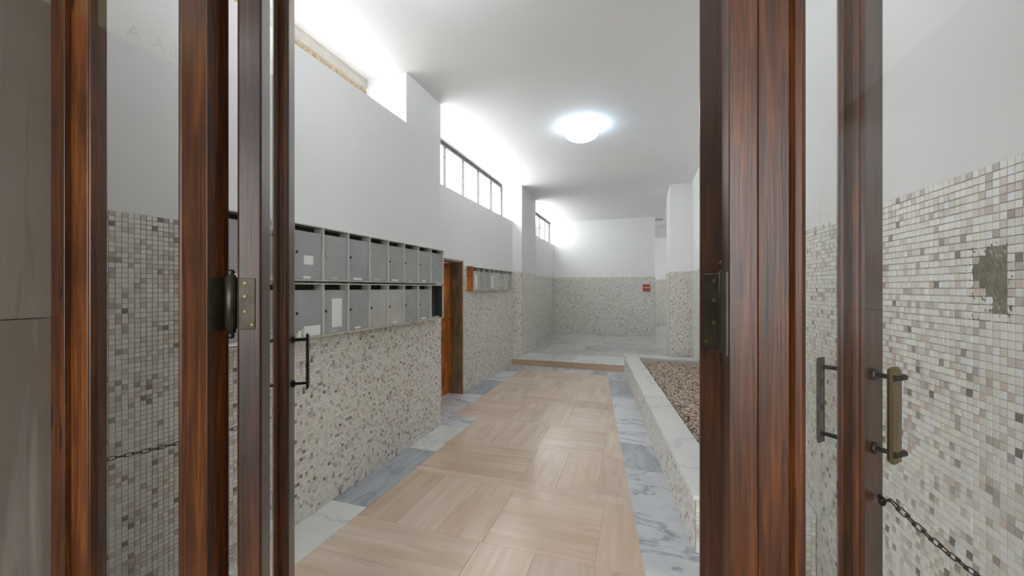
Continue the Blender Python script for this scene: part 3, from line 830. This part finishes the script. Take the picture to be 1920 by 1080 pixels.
MB().box(-1.60*H, -1.533*H, 3.465*H-.022, 3.465*H-.001, .968*H, 1.212*H, bev=.002).build('end_board', M['wood_orange'], bank2)

# ------------------------------------------------------------------ planter with gravel
pl = empty('planter', (.2*H, 3*H, 0)); tag(pl, 'long low mosaic planter box with a marble rim, filled with gravel', 'planter')
YN, YE = 1.62, 4.79; RZ = .217*H
def xo(y): return xpb(y)-.010            # outer edge of the rim slabs
mosaic(pl, (xpb(YN)*H, YN*H), (xpb(YE)*H, YE*H), 0, RZ-.028, (-1, -.118), pitch=PITCH)
mosaic(pl, (xpb(YN)*H, YN*H), (xr(YN*H)-.012, YN*H), 0, RZ-.028, (0, -1))
P = lambda lst: [(x*H, y*H) for x, y in lst]
MB().prism(P([(xpb(YN)+.004, YN+.002), (xpb(YN)+.13, YN+.002), (xpb(YE)+.13, YE), (xpb(YE)+.004, YE)]), 0, RZ-.026).build('side_wall', M['plaster'], pl)
MB().box((xpb(YN)+.12)*H, xr(YN*H)-.012, YN*H+.004, YN*H+.15, 0, RZ-.026).build('end_wall', M['plaster'], pl)
MB().box(0, xr(YE*H)-.012, (YE-.10)*H, YE*H, 0, RZ-.026).build('end_wall', M['plaster'], pl)
cuts = [YN-.008, 2.35, 3.15, 3.95, YE]
for a, c in zip(cuts[:-1], cuts[1:]):
    g = .0006
    MB().prism(P([(xo(a), a+g), (xo(a)+.152, a+g), (xo(c)+.152, c-g), (xo(c), c-g)]), RZ-.026, RZ).build('rim_slab', M['marble_pale'], pl)
MB().prism(P([(xo(YE)+.152, YE-.125), (.612, YE-.125), (.612, YE), (xo(YE)+.152, YE)]), RZ-.026, RZ).build('rim_slab', M['marble_pale'], pl)
MB().prism(P([(xo(YN)+.152, YN-.008), (.580, YN-.008), (.580, YN+.11), (xo(YN)+.152, YN+.11)]), RZ-.026, RZ).build('rim_slab', M['marble_pale'], pl)
GZ = RZ-.062
MB().prism(P([(xo(YN)+.12, YN+.08), (.58, YN+.08), (.61, YE-.1), (xo(YE)+.12, YE-.1)]), .01, GZ-.006).build('soil', M['soil'], pl)
N = 17000
yy_ = RNG.uniform(YN+.1, YE-.12, N)*H; xx0 = (0.1865-.118*yy_/H+.205-.010+.150)*H; xx1 = (0.572+0.0105*(yy_/H))*H-.012
xx_ = xx0+(xx1-xx0)*RNG.random(N)
rad = RNG.uniform(.005, .0095, N); zz_ = GZ+RNG.uniform(-.006, .004, N)
phi = (1+5**.5)/2
ico = np.array([(-1, phi, 0), (1, phi, 0), (-1, -phi, 0), (1, -phi, 0), (0, -1, phi), (0, 1, phi), (0, -1, -phi), (0, 1, -phi), (phi, 0, -1), (phi, 0, 1), (-phi, 0, -1), (-phi, 0, 1)])/math.sqrt(1+phi*phi)
icf = np.array([(0, 11, 5), (0, 5, 1), (0, 1, 7), (0, 7, 10), (0, 10, 11), (1, 5, 9), (5, 11, 4), (11, 10, 2), (10, 7, 6), (7, 1, 8), (3, 9, 4), (3, 4, 2), (3, 2, 6), (3, 6, 8), (3, 8, 9), (4, 9, 5), (2, 4, 11), (6, 2, 10), (8, 6, 7), (9, 8, 1)])
sc = np.stack([rad*RNG.uniform(.8, 1.3, N), rad*RNG.uniform(.8, 1.3, N), rad*RNG.uniform(.6, .9, N)], 1)
V = ico[None]*sc[:, None]*RNG.uniform(.82, 1.15, (N, 12, 1)); an = RNG.uniform(0, 6.28, N)
ca, sa = np.cos(an)[:, None], np.sin(an)[:, None]
V = np.stack([V[..., 0]*ca-V[..., 1]*sa+xx_[:, None], V[..., 0]*sa+V[..., 1]*ca+yy_[:, None], V[..., 2]+zz_[:, None]], -1).reshape(-1, 3)
F = (icf[None]+(np.arange(N)*12)[:, None, None]).reshape(-1, 3)
gc = np.array([srgb(*c)[:3] for c in ((212, 188, 168), (194, 170, 150), (226, 208, 190), (160, 140, 124), (232, 224, 214), (112, 98, 88), (202, 176, 160))])
gravel = bulk_mesh('gravel', V, F, np.repeat(gc[RNG.integers(0, 7, N)], 12, 0), M['gravel'], pl, tri=True)
# gravel is loose filling: its own top-level stuff
gravel.location = wloc(gravel); gravel.parent = None
tag(gravel, 'brownish pink gravel filling the planter', 'gravel', kind='stuff')

# ------------------------------------------------------------------ ceiling lamps
def dish_lamp(c, R, drop, depth, label, strength_pt, mat, tint=(.92, .96, 1.0)):
    root = empty('ceiling_lamp', (c[0], c[1], CEIL-drop-depth)); tag(root, label, 'lamp')
    zr = CEIL-drop
    prof = [(R*math.cos(a), zr-depth*math.sin(a)) for a in [math.pi/2*k/14 for k in range(15)]]
    b = MB(); b.lathe([(r, z-zr) for r, z in prof]+[(r*.97, z-zr+.004) for r, z in reversed(prof)], (c[0], c[1], zr), 56)
    b.build('shade', mat, root)
    MB().lathe([(R-.006, .0), (R+.003, .0), (R+.003, .006), (R-.006, .006), (R-.006, 0)], (c[0], c[1], zr), 56).build('rim', M['lamp_rim'], root)
    MB().lathe([(0, 0), (.05, 0), (.05, -drop*.4), (.012, -drop*.45), (.012, -drop)], (c[0], c[1], CEIL), 24).build('ceiling_mount', M['alu'], root)
    if strength_pt:
        d = bpy.data.lights.new('bulb', 'POINT'); d.energy = strength_pt; d.color = tint; d.shadow_soft_size = .05
        o = bpy.data.objects.new('bulb', d); COL.objects.link(o); o.parent = root
        o.location = Vector((c[0]+.08, c[1], zr+drop*.35))-wloc(root)
    return root
dish_lamp((-.459*H, 3.25*H), .195, .095, .085, 'round white ceiling lamp glowing blue-white in the middle of the hall', 3, M['lamp'], (.45, .72, 1.0))
dish_lamp((.33*H, 8.2*H), .15, .02, .05, 'small unlit round ceiling lamp in the far passage', 0, M['paper'])

# two unseen lamps added to brighten the entrance and the porch
dish_lamp((-.80*H, 1.15*H), .195, .095, .085, 'added unseen ceiling lamp brightening the hall near the entrance', 27, M['lamp'])
pz = CEIL; CEIL = 2.95
dish_lamp((-.35, -.85), .17, .06, .07, 'added unseen ceiling lamp brightening the entrance porch', 14, M['lamp'])
CEIL = pz
# ------------------------------------------------------------------ red box on the far wall
rx, rz = .115*H, 1.455
rb = empty('alarm_button', (rx, YF-.012, rz-.09)); tag(rb, 'small square red alarm box on the far mosaic wall', 'alarm')
MB().box(rx-.095, rx+.095, YF-.055, YF-.0115, rz-.095, rz+.095, bev=.008).build('housing', M['red'], rb)
MB().box(rx-.06, rx+.07, YF-.0565, YF-.055, rz-.008, rz+.022).box(rx-.072, rx-.055, YF-.0565, YF-.055, rz-.014, rz+.026).box(rx+.05, rx+.082, YF-.0565, YF-.055, rz+.005, rz+.028).build('marking', M['pink'], rb)
cp = empty('cover_plate', (XL3+.012, 6.93*H, 1.66*H)); tag(cp, 'round white cover plate on the wall left of the landing', 'cover plate')
MB().lathe([(0, .008), (.055, .008), (.066, .004), (.068, 0)], (XL3, 6.93*H, 1.68*H), 28, axis=(1, 0, 0)).build('disc', M['paper'], cp)
MB().lathe([(0, .003), (.004, .003), (.005, 0)], (XL3+.008, 6.93*H, 1.68*H), 12, axis=(1, 0, 0)).build('screw', M['alu'], cp)
